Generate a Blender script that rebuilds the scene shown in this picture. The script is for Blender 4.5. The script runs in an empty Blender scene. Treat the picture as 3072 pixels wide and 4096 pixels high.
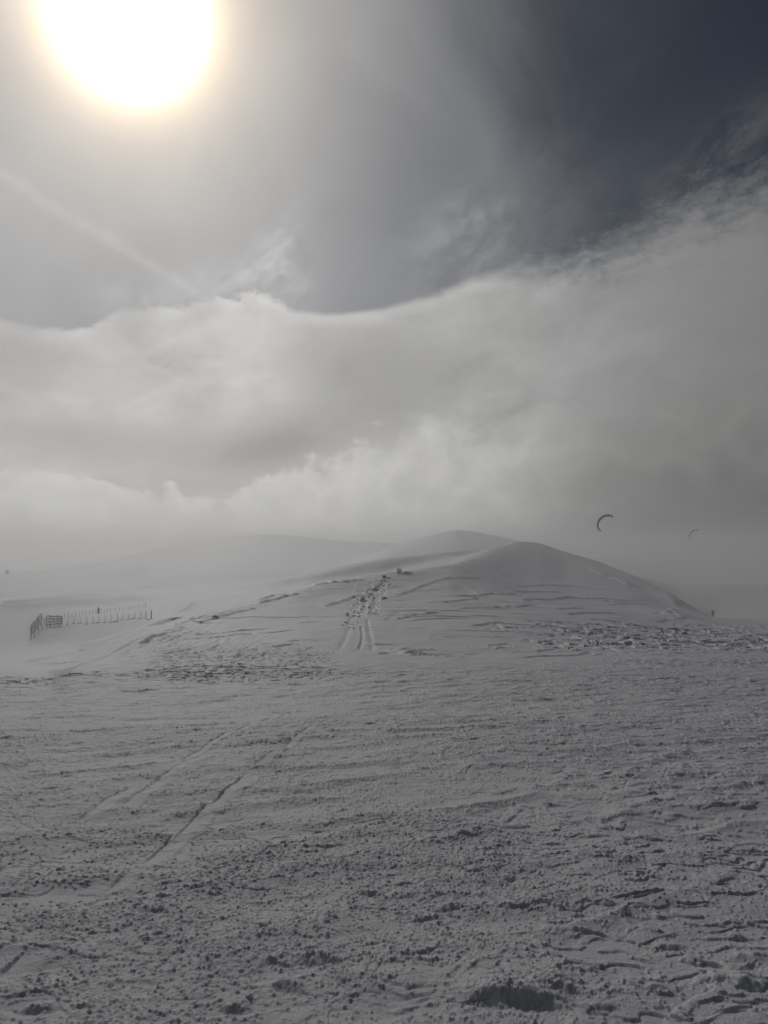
import bpy, bmesh, math, random
import numpy as np
from mathutils import Vector, Matrix
R = math.radians
sc = bpy.context.scene
col = sc.collection
# ------------------------------------------------------------------ camera
F, CX, HY = 3072.0, 1536.0, 2200.0       # focal length, centre column and eye-level row in photo pixels
cam_d = bpy.data.cameras.new('camera'); cam = bpy.data.objects.new('camera', cam_d); col.objects.link(cam)
cam_d.sensor_fit = 'VERTICAL'; cam_d.sensor_height = 24.0; cam_d.lens = 24.0 * F / 4096.0
cam_d.shift_y = (HY - 2048.0) / 4096.0
cam_d.clip_start = 0.1; cam_d.clip_end = 8000
cam.rotation_euler = (R(90), 0, 0); cam.location = (0, 0, 0)       # eye is the origin, looking along +Y
sc.camera = cam
SUN_AZ = math.atan((515 - CX) / F); SUN_EL = math.atan((HY - 40) / F * math.cos(SUN_AZ))
SUN = Vector((math.sin(SUN_AZ) * math.cos(SUN_EL), math.cos(SUN_AZ) * math.cos(SUN_EL), math.sin(SUN_EL)))
# ------------------------------------------------------------------ exposure
EXPO = -3.15
sc.view_settings.view_transform = 'Standard'; sc.view_settings.look = 'None'
sc.view_settings.gamma = 1; sc.view_settings.use_curve_mapping = False
sc.view_settings.exposure = EXPO
G = 2.0 ** (-EXPO)                         # scene radiance that shows as 1.0
# ------------------------------------------------------------------ sun
sd = bpy.data.lights.new('sun', 'SUN'); so = bpy.data.objects.new('sun', sd); col.objects.link(so)
sd.energy = 4.8; sd.angle = R(0.9); sd.color = (1.0, 0.98, 0.96)
so.rotation_euler = (-SUN).to_track_quat('-Z', 'Y').to_euler()
# ------------------------------------------------------------------ node helper
class NT:
    def __init__(s, tree): s.t = tree; s.n = tree.nodes; s.l = tree.links
    def put(s, sock, v):
        if v is None: return
        if hasattr(v, 'links'): s.l.new(v, sock)
        elif isinstance(v, (tuple, list)):
            v = tuple(v)
            sock.default_value = v + (1.0,) if (sock.type == 'RGBA' and len(v) == 3) else v
        else: sock.default_value = v
    def m(s, op, a, b=None, c=None, clamp=False):
        n = s.n.new('ShaderNodeMath'); n.operation = op; n.use_clamp = clamp
        s.put(n.inputs[0], a); s.put(n.inputs[1], b)
        if c is not None: s.put(n.inputs[2], c)
        return n.outputs[0]
    def add(s, a, b): return s.m('ADD', a, b)
    def sub(s, a, b): return s.m('SUBTRACT', a, b)
    def mul(s, a, b): return s.m('MULTIPLY', a, b)
    def mad(s, a, b, c): return s.m('MULTIPLY_ADD', a, b, c)
    def sm(s, v, a, b, lo=0.0, hi=1.0):     # smooth step from a to b
        n = s.n.new('ShaderNodeMapRange'); n.interpolation_type = 'SMOOTHSTEP'
        s.put(n.inputs['Value'], v)
        if a > b: a, b, lo, hi = b, a, hi, lo
        n.inputs['From Min'].default_value = a; n.inputs['From Max'].default_value = b
        n.inputs['To Min'].default_value = lo; n.inputs['To Max'].default_value = hi
        return n.outputs['Result']
    def xyz(s, x, y, z=0.0):
        n = s.n.new('ShaderNodeCombineXYZ'); s.put(n.inputs[0], x); s.put(n.inputs[1], y); s.put(n.inputs[2], z); return n.outputs[0]
    def noise(s, vec, scale, detail=5, rough=0.5, dist=0.0, seed=0.0):
        n = s.n.new('ShaderNodeTexNoise'); n.noise_dimensions = '3D'
        if seed:
            a = s.n.new('ShaderNodeVectorMath'); a.operation = 'ADD'; s.put(a.inputs[0], vec); a.inputs[1].default_value = (seed, seed * 1.7, seed * .6); vec = a.outputs[0]
        s.put(n.inputs['Vector'], vec); n.inputs['Scale'].default_value = scale
        n.inputs['Detail'].default_value = detail; n.inputs['Roughness'].default_value = rough; n.inputs['Distortion'].default_value = dist
        return n.outputs['Fac']
    def curve(s, v, pts, x0, x1):           # piecewise curve through (x, y) points, returned in real units
        ys = [p[1] for p in pts]; y0, y1 = min(ys), max(ys) + 1e-6
        n = s.n.new('ShaderNodeFloatCurve'); c = n.mapping.curves[0]
        P = [((p[0] - x0) / (x1 - x0), (p[1] - y0) / (y1 - y0)) for p in pts]
        while len(c.points) < len(P): c.points.new(.5, .5)
        for q, p in zip(c.points, P): q.location = p
        n.mapping.use_clip = False; n.mapping.update()
        s.put(n.inputs['Value'], s.m('DIVIDE', s.sub(v, x0), x1 - x0, clamp=True))
        return s.mad(n.outputs[0], y1 - y0, y0)
    def mix(s, f, a, b, blend='MIX'):
        n = s.n.new('ShaderNodeMix'); n.data_type = 'RGBA'; n.blend_type = blend; n.clamp_factor = True
        s.put(n.inputs[0], f); s.put(n.inputs[6], a); s.put(n.inputs[7], b); return n.outputs[2]
    def mixf(s, f, a, b):
        n = s.n.new('ShaderNodeMix'); n.data_type = 'FLOAT'; s.put(n.inputs[0], f); s.put(n.inputs[2], a); s.put(n.inputs[3], b); return n.outputs[0]
    def scale(s, c, f):
        n = s.n.new('ShaderNodeVectorMath'); n.operation = 'SCALE'; s.put(n.inputs[0], c); s.put(n.inputs['Scale'], f); return n.outputs[0]
    def vadd(s, a, b):
        n = s.n.new('ShaderNodeVectorMath'); n.operation = 'ADD'; s.put(n.inputs[0], a); s.put(n.inputs[1], b); return n.outputs[0]

# ------------------------------------------------------------------ sky: clear dark blue above, veil and cloud banks by compass bearing and height
w = bpy.data.worlds.new('World'); sc.world = w; w.use_nodes = True
T = NT(w.node_tree); T.n.clear()
def AZ(x): return math.degrees(math.atan((x - CX) / F))
def EL(x, y): return math.degrees(math.atan((HY - y) / F * math.cos(math.atan((x - CX) / F))))
tc = T.n.new('ShaderNodeTexCoord'); D_ = tc.outputs['Generated']
sep = T.n.new('ShaderNodeSeparateXYZ'); T.l.new(D_, sep.inputs[0]); dx, dy, dz = sep.outputs
az = T.mul(T.m('ARCTAN2', dx, dy), 57.29578)
el = T.mul(T.m('ARCSINE', dz), 57.29578)
sk = T.n.new('ShaderNodeTexSky'); sk.sky_type = 'NISHITA'; sk.sun_disc = False
sk.sun_elevation = SUN_EL; sk.sun_rotation = SUN_AZ; sk.altitude = 1800; sk.air_density = 0.9; sk.dust_density = 0.3; sk.ozone_density = 2.0
nish = T.scale(sk.outputs[0], 0.07)
dot = T.n.new('ShaderNodeVectorMath'); dot.operation = 'DOT_PRODUCT'; T.l.new(D_, dot.inputs[0]); dot.inputs[1].default_value = SUN
gam = T.mul(T.m('ARCCOSINE', dot.outputs['Value'], clamp=False), 57.29578)       # angle from the sun
P = T.xyz(T.mul(az, 0.1), T.mul(el, 0.1), 0.0)                                    # 10 degree units
front = T.sm(T.m('ABSOLUTE', az), 100, 45)
# thin veil of cloud: thick round the sun, clearing to the right
nv = T.noise(P, 0.55, 6, 0.55, 0.6, 3.1)
nv2 = T.noise(P, 1.3, 5, .55, .3, 9.7)
vt = T.add(az, T.mad(T.sub(nv, .5), 24.0, T.mul(T.sub(el, 20), .22)))
veil = T.curve(vt, [(-60, .95), (-26, .98), (-8, .92), (-4, .83), (0, .72), (6, .50), (12, .25), (18, .075), (24, .022), (40, .01)], -60, 40)
veil = T.mul(veil, T.mad(nv2, .12, .94))
gv = T.add(.24, T.mul(T.m('EXPONENT', T.mul(gam, -1 / 15.0)), .38))
vb = T.mul(gv, T.mad(T.add(T.mul(nv, .6), T.mul(nv2, .4)), .56, .72))
vcol = T.mix(T.sm(gam, 25, 6), (.97, .98, 1.02), (1.0, .975, .95))
base = T.mix(veil, nish, T.scale(vcol, T.mul(vb, G)))
# high faint wisps in the blue and over the bank
def soft(px, py, sx, sy, rot=0.0):
    a0, e0 = AZ(px), EL(px, py); c, s_ = math.cos(R(rot)), math.sin(R(rot))
    da, de = T.sub(az, a0), T.sub(el, e0)
    p = T.m('DIVIDE', T.add(T.mul(da, c), T.mul(de, s_)), sx); q = T.m('DIVIDE', T.sub(T.mul(de, c), T.mul(da, s_)), sy)
    return T.m('EXPONENT', T.mul(T.add(T.mul(p, p), T.mul(q, q)), -1.0))
W_ = T.xyz(T.add(T.mul(az, .085), T.mul(el, .05)), T.sub(T.mul(el, .17), T.mul(az, .10)), 0.0)
wn = T.sm(T.noise(W_, 1.9, 9, .66, .35, 21.3), .38, .68)
wn2 = T.sm(T.noise(W_, 5.5, 7, .65, .2, 5.3), .38, .72)
wis = T.add(T.add(T.mul(soft(1130, 1080, 2.2, 3.4, -15), .9), T.add(T.mul(soft(900, 1150, 3.2, 1.5, 10), .7), T.mul(soft(560, 1190, 2.2, 1.1, 0), .6))), T.add(T.mul(soft(1900, 960, 4.6, 3.0, 30), .8), T.add(T.mul(soft(2950, 560, 3.4, 1.7, 18), .42), T.mul(soft(2600, 830, 4, 1.6, 28), .25))))
wis = T.mul(wis, T.m('ADD', T.mul(wn, .9), T.mul(wn2, .35), clamp=True))
base = T.mix(wis, base, T.scale((.98, .985, 1.0), T.mul(T.curve(az, [(-40, .58), (-8, .56), (6, .34), (16, .20), (26, .15), (40, .12)], -40, 40), G)))
# vapour trail
trx = T.curve(az, [(AZ(0), EL(0, 690)), (AZ(250), EL(250, 850)), (AZ(480), EL(480, 980)), (AZ(700), EL(700, 1120)), (AZ(880), EL(880, 1220))], AZ(0), AZ(880))
td = T.m('ABSOLUTE', T.sub(T.add(el, T.mul(T.sub(T.noise(P, 9, 6, .7, 0, 2.2), .5), .9)), trx))
trail = T.mul(T.mul(T.sm(td, .75, .0), T.sm(az, AZ(940), AZ(760))), T.mul(T.mad(T.noise(P, 9, 4, .6, 0, 1.1), 1.2, -.15), .36))
trail = T.mul(trail, T.sm(az, -42, -27, .3, 1))
base = T.mix(trail, base, T.scale((1, .99, .98), .68 * G))
# main cloud bank
eb = [(-300, 1230), (0, 1272), (180, 1305), (330, 1300), (480, 1235), (700, 1208), (900, 1185), (1000, 1185), (1080, 1205), (1160, 1240), (1220, 1250), (1400, 1248), (1600, 1210), (1800, 1155),
      (2000, 1090), (2200, 1045), (2380, 1010), (2560, 920), (2760, 800), (2940, 740), (3072, 700), (3400, 640)]
ebp = [(-180, 16), (-60, 15)] + [(AZ(x), EL(x, y)) for x, y in eb] + [(60, 25), (180, 20)]
edge = T.curve(az, ebp, -180, 180)
edge_n = T.mad(T.noise(P, 4.2, 8, .62, .25, 14.0), .45, T.mul(T.noise(P, 1.5, 8, .60, .3, 13.0), .55))
rough_e = T.curve(az, [(-40, 1.6), (AZ(200), 1.6), (AZ(650), 3.2), (AZ(1000), 4.2), (AZ(1250), 1.4), (AZ(1400), .8), (AZ(1700), 1.0), (AZ(2100), 2.0), (AZ(2500), 4.2), (AZ(3072), 4.6), (45, 4.0)], -40, 45)
dep = T.sub(edge, T.add(el, T.mul(T.sub(edge_n, .5), rough_e)))      # degrees inside the bank
wid = T.curve(az, [(-40, .9), (AZ(300), .45), (AZ(900), .7), (AZ(1400), .5), (AZ(1800), .9), (AZ(2200), 3.4), (AZ(2600), 5.2), (40, 6.5)], -40, 40)
torn = T.sub(T.noise(T.xyz(T.add(T.mul(az, .1), T.mul(el, .05)), T.sub(T.mul(el, .2), T.mul(az, .04))), 5.5, 9, .72, .2, 77.0), .5)
bank = T.sm(T.add(T.m('DIVIDE', T.add(dep, T.mul(wid, .35)), wid), T.mul(torn, T.curve(az, [(-40, 1.0), (AZ(0), .8), (AZ(300), 1.5), (AZ(600), 4.2), (AZ(1100), 3.4), (AZ(1300), .7), (AZ(1800), .8), (AZ(2200), 1.1), (40, 1.3)], -40, 40))), 0, 1)
bank = T.mul(bank, T.curve(az, [(-60, 1), (5, 1), (15, .97), (28, .95), (60, .9)], -60, 60))
cn = T.noise(P, .75, 9, .58, .35, 31.0)
cn2 = T.noise(T.xyz(T.mul(az, .09), T.mul(T.sub(el, T.mul(az, .12)), .16)), 2.2, 9, .62, .3, 17.0)
bb = T.curve(az, [(-90, .16), (-45, .34), (AZ(0), .47), (AZ(700), .53), (AZ(1200), .51), (AZ(1600), .45), (AZ(2100), .38), (AZ(2500), .285), (AZ(2800), .245), (AZ(3072), .215), (45, .12), (90, .06)], -90, 90)
rim = T.mul(T.sm(T.m('ABSOLUTE', T.sub(dep, .35)), .9, 0), T.curve(az, [(-40, .10), (AZ(1000), .08), (AZ(1300), .18), (AZ(1700), .17), (AZ(2100), .04), (40, 0)], -40, 40))
namp = T.sm(az, 24, 8, .35, 1.0)
bb = T.mul(bb, T.add(T.mul(T.mad(T.sub(cn, .5), .80, 0.0), namp), T.mad(T.mul(T.sub(cn2, .5), .9), namp, 1.0)))
# grey hollows in the bank
hol = T.add(T.mul(soft(420, 1770, 8, 1.8, -3), .22), T.add(T.mul(soft(1480, 1500, 6.0, 3.6, -12), .36), T.add(T.mul(soft(1120, 1780, 7, 2.3, 14), .38), T.add(T.mul(soft(120, 1420, 5.0, 1.9), .20), T.mul(soft(2050, 1300, 5, 1.3, 15), .12)))))
hol = T.mul(hol, T.sm(T.add(T.mul(cn2, .6), T.mul(cn, .5)), .38, .68, .25, 1.3))
bb = T.mul(bb, T.sub(1.0, hol))
bb = T.mul(T.add(1.0, rim), bb)
bcol = T.mix(T.sm(az, -5, 25), (1.0, .99, .965), (1.0, 1.0, 1.0))
sky = T.mix(bank, base, T.scale(bcol, T.mul(bb, G)))
# lower heap of cloud and fog over the land
lo = [(-300, 1900), (0, 1880), (150, 1890), (330, 1925), (480, 1945), (600, 1925), (720, 1940), (860, 1985), (960, 1960), (1100, 1890), (1280, 1820), (1450, 1730), (1600, 1660), (1760, 1610), (1950, 1600), (2200, 1560), (2700, 1400), (3072, 1300)]
ledge = T.curve(az, [(-180, 5), (-60, 5)] + [(AZ(x), EL(x, y)) for x, y in lo] + [(60, 15), (180, 5)], -180, 180)
def billow(sc0, seed):
    tot = None
    for k_, (f_, a_) in enumerate(((1, .5), (2.1, .27), (4.3, .15), (8.9, .08))):
        b_ = T.mul(T.m('ABSOLUTE', T.mad(T.noise(P, sc0 * f_, 0, .5, 0, seed + k_ * 3.7), 2.0, -1.0)), a_ * 1.6); tot = b_ if tot is None else T.add(tot, b_)
    return tot
ln = T.mad(billow(2.6, 41.0), 1.1, .18)
ldep = T.sub(ledge, T.add(el, T.mul(T.sub(ln, .5), T.curve(az, [(-40, 2.2), (AZ(900), 2.4), (AZ(1300), 3.0), (40, 4)], -40, 40))))
low = T.sm(T.m('DIVIDE', T.add(ldep, T.mad(torn, 1.2, .1)), T.curve(az, [(-40, .8), (AZ(700), .5), (AZ(1000), .9), (AZ(1500), 2.0), (AZ(1900), 4.5), (40, 8)], -40, 40)), 0, 1)
lb = T.curve(az, [(-90, .14), (-45, .32), (AZ(0), .57), (AZ(500), .62), (AZ(1100), .63), (AZ(1600), .58), (AZ(2000), .49), (AZ(2400), .27), (AZ(2750), .215), (AZ(3072), .185), (45, .12), (90, .06)], -90, 90)
lb = T.mul(lb, T.add(T.mad(T.sub(cn2, .5), .34, 1.0), T.mul(T.sub(.5, ln), .32)))
lb = T.mul(lb, T.mixf(T.sm(el, 0, 9), T.curve(az, [(-60, 1.0), (6, .97), (16, .62), (26, .40), (60, .45)], -60, 60), 1.0))
sky = T.mix(T.mul(low, .9), sky, T.scale((1.0, .992, .968), T.mul(lb, G)))
# sun aureole shining through the veil
gl = T.add(T.mul(T.m('EXPONENT', T.mul(T.m('POWER', T.m('DIVIDE', gam, 3.75), 2.5), -1.0)), 3.0), T.mul(T.m('EXPONENT', T.mul(gam, -.40)), 3.0))
gcol = T.mix(T.sm(gam, 3.2, 5.6), (1.0, .97, .90), (1.0, .70, .36))
sky = T.vadd(sky, T.scale(gcol, T.mul(gl, G)))
# the rest of the sky, behind the viewer, is the plain clear sky with some thin cloud
back = T.mix(T.mul(T.sm(el, 60, 0), T.mad(cn, .7, .1)), nish, T.scale((.95, .98, 1.0), .045 * G))
sky = T.mix(front, back, sky)
bg = T.n.new('ShaderNodeBackground'); T.l.new(sky, bg.inputs[0]); bg.inputs[1].default_value = 1.0
wo = T.n.new('ShaderNodeOutputWorld'); T.l.new(bg.outputs[0], wo.inputs[0])
sc.cycles.use_denoising = True
sc.cycles.max_bounces = 8; sc.cycles.volume_bounces = 4; sc.cycles.diffuse_bounces = 3

# ------------------------------------------------------------------ helpers for objects
def tag(o, label=None, cat=None, group=None, kind=None):
    if label: o['label'] = label
    if cat: o['category'] = cat
    if group: o['group'] = group
    if kind: o['kind'] = kind
    return o
def link_mesh(name, me, mat=None, parent=None):
    o = bpy.data.objects.new(name, me); col.objects.link(o)
    if mat: me.materials.append(mat)
    if parent: o.parent = parent
    return o
def bm_obj(name, bm, mat, parent=None, smooth=False):
    me = bpy.data.meshes.new(name); bm.normal_update(); bm.to_mesh(me); bm.free()
    if smooth: me.polygons.foreach_set('use_smooth', [True] * len(me.polygons))
    return link_mesh(name, me, mat, parent)
def empty(name, loc, rz=0):
    o = bpy.data.objects.new(name, None); col.objects.link(o); o.location = loc; o.rotation_euler = (0, 0, rz); o.empty_display_size = .3; return o
def copy_tree(o, parent=None):
    c = o.copy(); col.objects.link(c)
    if parent: c.parent = parent
    for ch in list(o.children): copy_tree(ch, c)
    return c
def mat_simple(name, c, rough=.7, c2=None, ns=20, bump=0.0, spec=.3):
    m = bpy.data.materials.new(name); m.use_nodes = True; t = NT(m.node_tree); b = t.n['Principled BSDF']
    b.inputs['Roughness'].default_value = rough; b.inputs['Specular IOR Level'].default_value = spec
    tc = t.n.new('ShaderNodeTexCoord').outputs['Object']
    nz = t.noise(tc, ns, 5, .6)
    t.put(b.inputs['Base Color'], t.mix(nz, c, c2 or tuple(x * .6 for x in c)))
    if bump:
        bu = t.n.new('ShaderNodeBump'); bu.inputs['Strength'].default_value = bump; t.l.new(nz, bu.inputs['Height']); t.l.new(bu.outputs[0], b.inputs['Normal'])
    return m
# ------------------------------------------------------------------ numpy noise
def h2(ix, iy, seed):
    a = (ix.astype(np.int64) * 374761393 + iy.astype(np.int64) * 668265263 + seed * 2246822519) & 0xffffffff
    a = ((a ^ (a >> 13)) * 1274126177) & 0xffffffff
    a = ((a ^ (a >> 16)) * 2246822519) & 0xffffffff
    return ((a ^ (a >> 15)) & 0xffffff).astype(np.float32) / np.float32(16777216.0)
def perlin(x, y, seed=0):
    ix = np.floor(x); iy = np.floor(y); fx = (x - ix).astype(np.float32); fy = (y - iy).astype(np.float32)
    u = fx * fx * fx * (fx * (fx * 6 - 15) + 10); v = fy * fy * fy * (fy * (fy * 6 - 15) + 10)
    def g(a, b):
        t = h2(ix + a, iy + b, seed) * np.float32(6.2831853)
        return np.cos(t) * (fx - a) + np.sin(t) * (fy - b)
    n0 = g(0, 0); n0 += u * (g(1, 0) - n0)
    n1 = g(0, 1); n1 += u * (g(1, 1) - n1)
    return (n0 + v * (n1 - n0)) * np.float32(1.5)
def fbm(x, y, oct=4, seed=0, gain=.5):
    s = 0; a = 1.0; t = 0
    for i in range(oct):
        s = s + a * perlin(x * 2 ** i + 17.3 * i, y * 2 ** i - 9.1 * i, seed + i * 7); t += a; a *= gain
    return s / t
def nodules(x, y, cell, dens, seed, rmin=.25, rmax=.62, p=1.0):
    """small rounded lumps strewn at random; dens 0..1 per point"""
    X = x / cell; Y = y / cell; ix = np.floor(X); iy = np.floor(Y)
    out = np.zeros_like(X, dtype=np.float32)
    for a in (-1, 0, 1):
        for b in (-1, 0, 1):
            cx = ix + a; cy = iy + b
            px = cx + h2(cx, cy, seed); py = cy + h2(cx, cy, seed + 1)
            r = rmin + (rmax - rmin) * h2(cx, cy, seed + 2) ** 1.5
            on = h2(cx, cy, seed + 3) < dens
            d = ((X - px) ** 2 + (Y - py) ** 2) / (r * r)
            out = np.maximum(out, np.where(on & (d < 1), np.maximum(1 - d, 0) ** p * r / rmax, 0))
    return out
def sstep(a, b, x):
    t = np.clip((x - a) / (b - a), 0, 1); return t * t * (3 - 2 * t)
# ------------------------------------------------------------------ the lie of the land: rows of (photo column, depth, photo row), near to far
def row(*pts): return np.array(pts, float)
rows = [
 row((-500, 1.0, HY + F * 1.66), (3600, 1.0, HY + F * 1.66)),
 row((-500, 3.0, 4083), (1536, 3.0, 4083), (3600, 3.0, 4090)),
 row((-500, 6.0, 3290), (1536, 6.0, 3275), (3600, 6.0, 3285)),
 row((-500, 10., 2985), (1536, 10., 2950), (3600, 10., 2965)),
 row((-500, 15., 2830), (0, 14, 2835), (600, 15, 2815), (1536, 16., 2775), (3072, 16., 2770), (3600, 16., 2780)),
 row((-500, 19, 2775), (0, 19, 2765), (200, 19, 2770), (300, 19.5, 2745), (430, 22, 2705), (600, 26, 2665), (900, 30, 2615), (1200, 32, 2598), (1536, 35, 2580), (1800, 36, 2575), (2100, 36, 2580), (2400, 36, 2590), (2700, 36, 2603), (3072, 36, 2615), (3600, 36, 2630)),
 row((-500, 22, 2745), (0, 21.5, 2740), (200, 20.5, 2755), (300, 21.7, 2720), (430, 27, 2668), (600, 35, 2610), (900, 48, 2522), (1200, 58, 2462), (1536, 64, 2428), (1800, 68, 2412), (2100, 70, 2420), (2260, 70, 2438), (2400, 70, 2452), (2600, 66, 2482), (2700, 62, 2500), (3072, 55, 2540), (3600, 45, 2590)),
 row((-500, 23.2, 2735), (0, 22.6, 2728), (200, 21.2, 2746), (300, 22.8, 2705), (430, 30.5, 2648), (600, 40, 2583), (900, 56, 2482), (1200, 70, 2410), (1536, 84, 2360), (1650, 90, 2344), (1800, 100, 2322), (1950, 112, 2342), (2100, 118, 2380), (2260, 118, 2406), (2400, 118, 2422), (2520, 116, 2434), (2600, 112, 2444), (2700, 105, 2456), (2850, 92, 2486), (3072, 78, 2518), (3600, 52, 2576)),
 # hump crest and the ground left and right of it
 row((-500, 25, 2725), (0, 24, 2715), (200, 22, 2738), (300, 24, 2690), (430, 34, 2628), (600, 46, 2556), (750, 56, 2490), (900, 65, 2441), (1050, 75, 2395), (1200, 84, 2356), (1370, 95, 2318), (1536, 104, 2294),
     (1650, 112, 2284), (1800, 135, 2262), (1950, 180, 2215), (2080, 228, 2180), (2160, 238, 2188), (2260, 225, 2234), (2400, 190, 2293), (2520, 165, 2344), (2600, 145, 2392), (2700, 125, 2446), (2850, 108, 2477), (3072, 95, 2502), (3600, 60, 2560)),
 row((-500, 45, 2650), (0, 48, 2640), (200, 40, 2668), (300, 38, 2672), (430, 48, 2630), (600, 60, 2570), (750, 72, 2512), (900, 84, 2470), (1050, 96, 2420), (1200, 108, 2375), (1370, 120, 2338), (1536, 130, 2312),
     (1650, 140, 2298), (1800, 165, 2255), (1950, 205, 2200), (2080, 242, 2166), (2160, 262, 2171), (2260, 249, 2208), (2400, 250, 2247), (2520, 210, 2296), (2600, 185, 2336), (2700, 152, 2389), (2850, 200, 2471), (3072, 180, 2480), (3600, 150, 2505)),
 row((-500, 90, 2620), (0, 90, 2600), (300, 80, 2585), (600, 95, 2500), (900, 115, 2452), (1200, 140, 2362), (1536, 165, 2306), (1800, 195, 2250), (1950, 228, 2196), (2080, 262, 2172), (2160, 275, 2178), (2260, 280, 2222), (2400, 270, 2268), (2520, 250, 2322), (2600, 240, 2362), (2700, 222, 2412), (2850, 250, 2473), (3072, 235, 2470), (3600, 200, 2490)),
 row((-500, 150, 2585), (0, 150, 2566), (124, 150, 2557), (300, 150, 2512), (600, 150, 2452), (900, 155, 2418), (1200, 175, 2350), (1536, 195, 2300), (1800, 215, 2240), (1950, 245, 2200), (2080, 285, 2182), (2260, 297, 2236), (2400, 290, 2290), (2700, 250, 2425), (2850, 285, 2462), (3072, 290, 2440), (3600, 290, 2450)),
 # foot and top of the shaded step
 row((-500, 205, 2470), (0, 203, 2448), (300, 203, 2430), (600, 203, 2411), (900, 205, 2383), (1200, 210, 2340), (1536, 218, 2290), (1800, 232, 2228), (1950, 255, 2205), (2080, 300, 2190), (2260, 312, 2242), (2400, 312, 2295), (2700, 300, 2420), (2850, 310, 2440), (3072, 320, 2412), (3600, 330, 2410)),
 row((-500, 220, 2430), (0, 217, 2408), (300, 214, 2393), (600, 212, 2374), (900, 213, 2350), (1200, 219, 2304), (1400, 226, 2262), (1536, 231, 2238), (1800, 246, 2206), (1950, 268, 2198), (2080, 320, 2195), (2260, 330, 2240), (2400, 340, 2285), (2700, 340, 2402), (2850, 350, 2402), (3072, 360, 2384), (3600, 380, 2378)),
 row((-500, 300, 2405), (0, 300, 2388), (300, 300, 2374), (600, 300, 2352), (900, 300, 2335), (1200, 300, 2308), (1400, 300, 2272), (1536, 300, 2248), (1800, 300, 2222), (2080, 350, 2200), (2260, 370, 2240), (2400, 380, 2280), (2700, 390, 2370), (3072, 410, 2358), (3600, 430, 2350)),
 # cone behind the ridge
 row((-500, 420, 2370), (0, 420, 2350), (300, 520, 2332), (600, 892, 2312), (900, 892, 2298), (1200, 892, 2284), (1380, 892, 2262), (1470, 882, 2226), (1560, 870, 2192), (1640, 870, 2168), (1720, 870, 2146), (1830, 882, 2124), (1900, 892, 2134), (2000, 903, 2152), (2120, 915, 2178), (2260, 984, 2232), (2400, 1006, 2270), (2700, 1029, 2340), (3072, 1052, 2335), (3600, 1098, 2330)),
 row((-500, 560, 2345), (0, 560, 2326), (300, 720, 2300), (600, 1060, 2260), (900, 1060, 2225), (1200, 1060, 2212), (1536, 1060, 2210), (1830, 979, 2165), (2100, 1060, 2210), (2400, 1141, 2260), (2700, 1182, 2300), (3072, 1223, 2300), (3600, 1264, 2290)),
 row((-500, 740, 2318), (0, 740, 2299), (160, 880, 2285), (300, 1210, 2262), (430, 1210, 2245), (560, 1210, 2212), (700, 1210, 2182), (800, 1210, 2158), (900, 1210, 2146), (1040, 1210, 2135), (1150, 1210, 2139), (1300, 1210, 2156), (1420, 1210, 2167), (1536, 1210, 2170), (1800, 1210, 2180), (2100, 1281, 2210), (2400, 1352, 2240), (2700, 1388, 2265), (3072, 1423, 2262), (3600, 1460, 2255)),
 row((-500, 1531, 2330), (0, 1531, 2320), (900, 1531, 2215), (1536, 1531, 2215), (2400, 1608, 2232), (3072, 1684, 2240), (3600, 1684, 2240)),
 row((-500, 1900, 2260), (3600, 1900, 2245)),
]
NU = 700
UX = np.linspace(-500, 3600, NU)
LD = np.linspace(math.log(1.0), math.log(1890.0), 900); DG = np.exp(LD)
RD = np.stack([np.interp(UX, r[:, 0], r[:, 1]) for r in rows]); RY = np.stack([np.interp(UX, r[:, 0], r[:, 2]) for r in rows])
ker = np.hanning(15)[1:-1]; ker /= ker.sum()
def smx(a):
    p = np.pad(a, ((0, 0), (6, 6)), mode='edge'); return np.stack([np.convolve(q, ker, 'valid') for q in p])
RD, RY = smx(RD), smx(RY)
RZ = RD * (HY - RY) / F
def tangents(x, y):
    h = np.diff(x); d = np.diff(y) / h; m = np.zeros_like(y); m[0], m[-1] = d[0], d[-1]
    w1 = 2 * h[1:] + h[:-1]; w2 = h[1:] + 2 * h[:-1]; ok = d[:-1] * d[1:] > 0
    with np.errstate(all='ignore'): hm = (w1 + w2) / (w1 / d[:-1] + w2 / d[1:])
    m[1:-1] = np.where(ok, hm, .25 * (d[:-1] + d[1:]) * .5); return m
MT = np.stack([tangents(RD[:, i], RZ[:, i]) for i in range(NU)], 1)
kt = np.hanning(31)[1:-1]; kt /= kt.sum(); MT = np.stack([np.convolve(np.pad(q, (14, 14), mode='edge'), kt, 'valid') for q in MT])
def hermite(x, y, m, xi):
    h = np.diff(x); k = np.clip(np.searchsorted(x, xi) - 1, 0, len(x) - 2); t = np.clip((xi - x[k]) / h[k], 0, 1)
    return (y[k] * (1 + 2 * t) * (1 - t) ** 2 + m[k] * h[k] * t * (1 - t) ** 2 + y[k + 1] * t * t * (3 - 2 * t) + m[k + 1] * h[k] * t * t * (t - 1))
ZT = np.stack([hermite(RD[:, i], RZ[:, i], MT[:, i], DG) for i in range(NU)], 1)     # depth x column
kd = np.hanning(9)[1:-1]; kd /= kd.sum()
ZP = np.pad(ZT, ((3, 3), (0, 0)), mode='edge'); ZS = np.stack([np.convolve(ZP[:, i], kd, 'valid') for i in range(NU)], 1)
ZT = ZS
kl = np.hanning(75)[1:-1]; kl /= kl.sum()                       # even out the near slope on the right
ZL = np.stack([np.convolve(np.pad(q, (36, 36), mode='edge'), kl, 'valid') for q in ZT])
wl = (1 - sstep(50, 95, DG))[:, None] * sstep(1500, 1800, UX)[None, :]
ZT = ZT * (1 - wl) + ZL * wl
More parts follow.
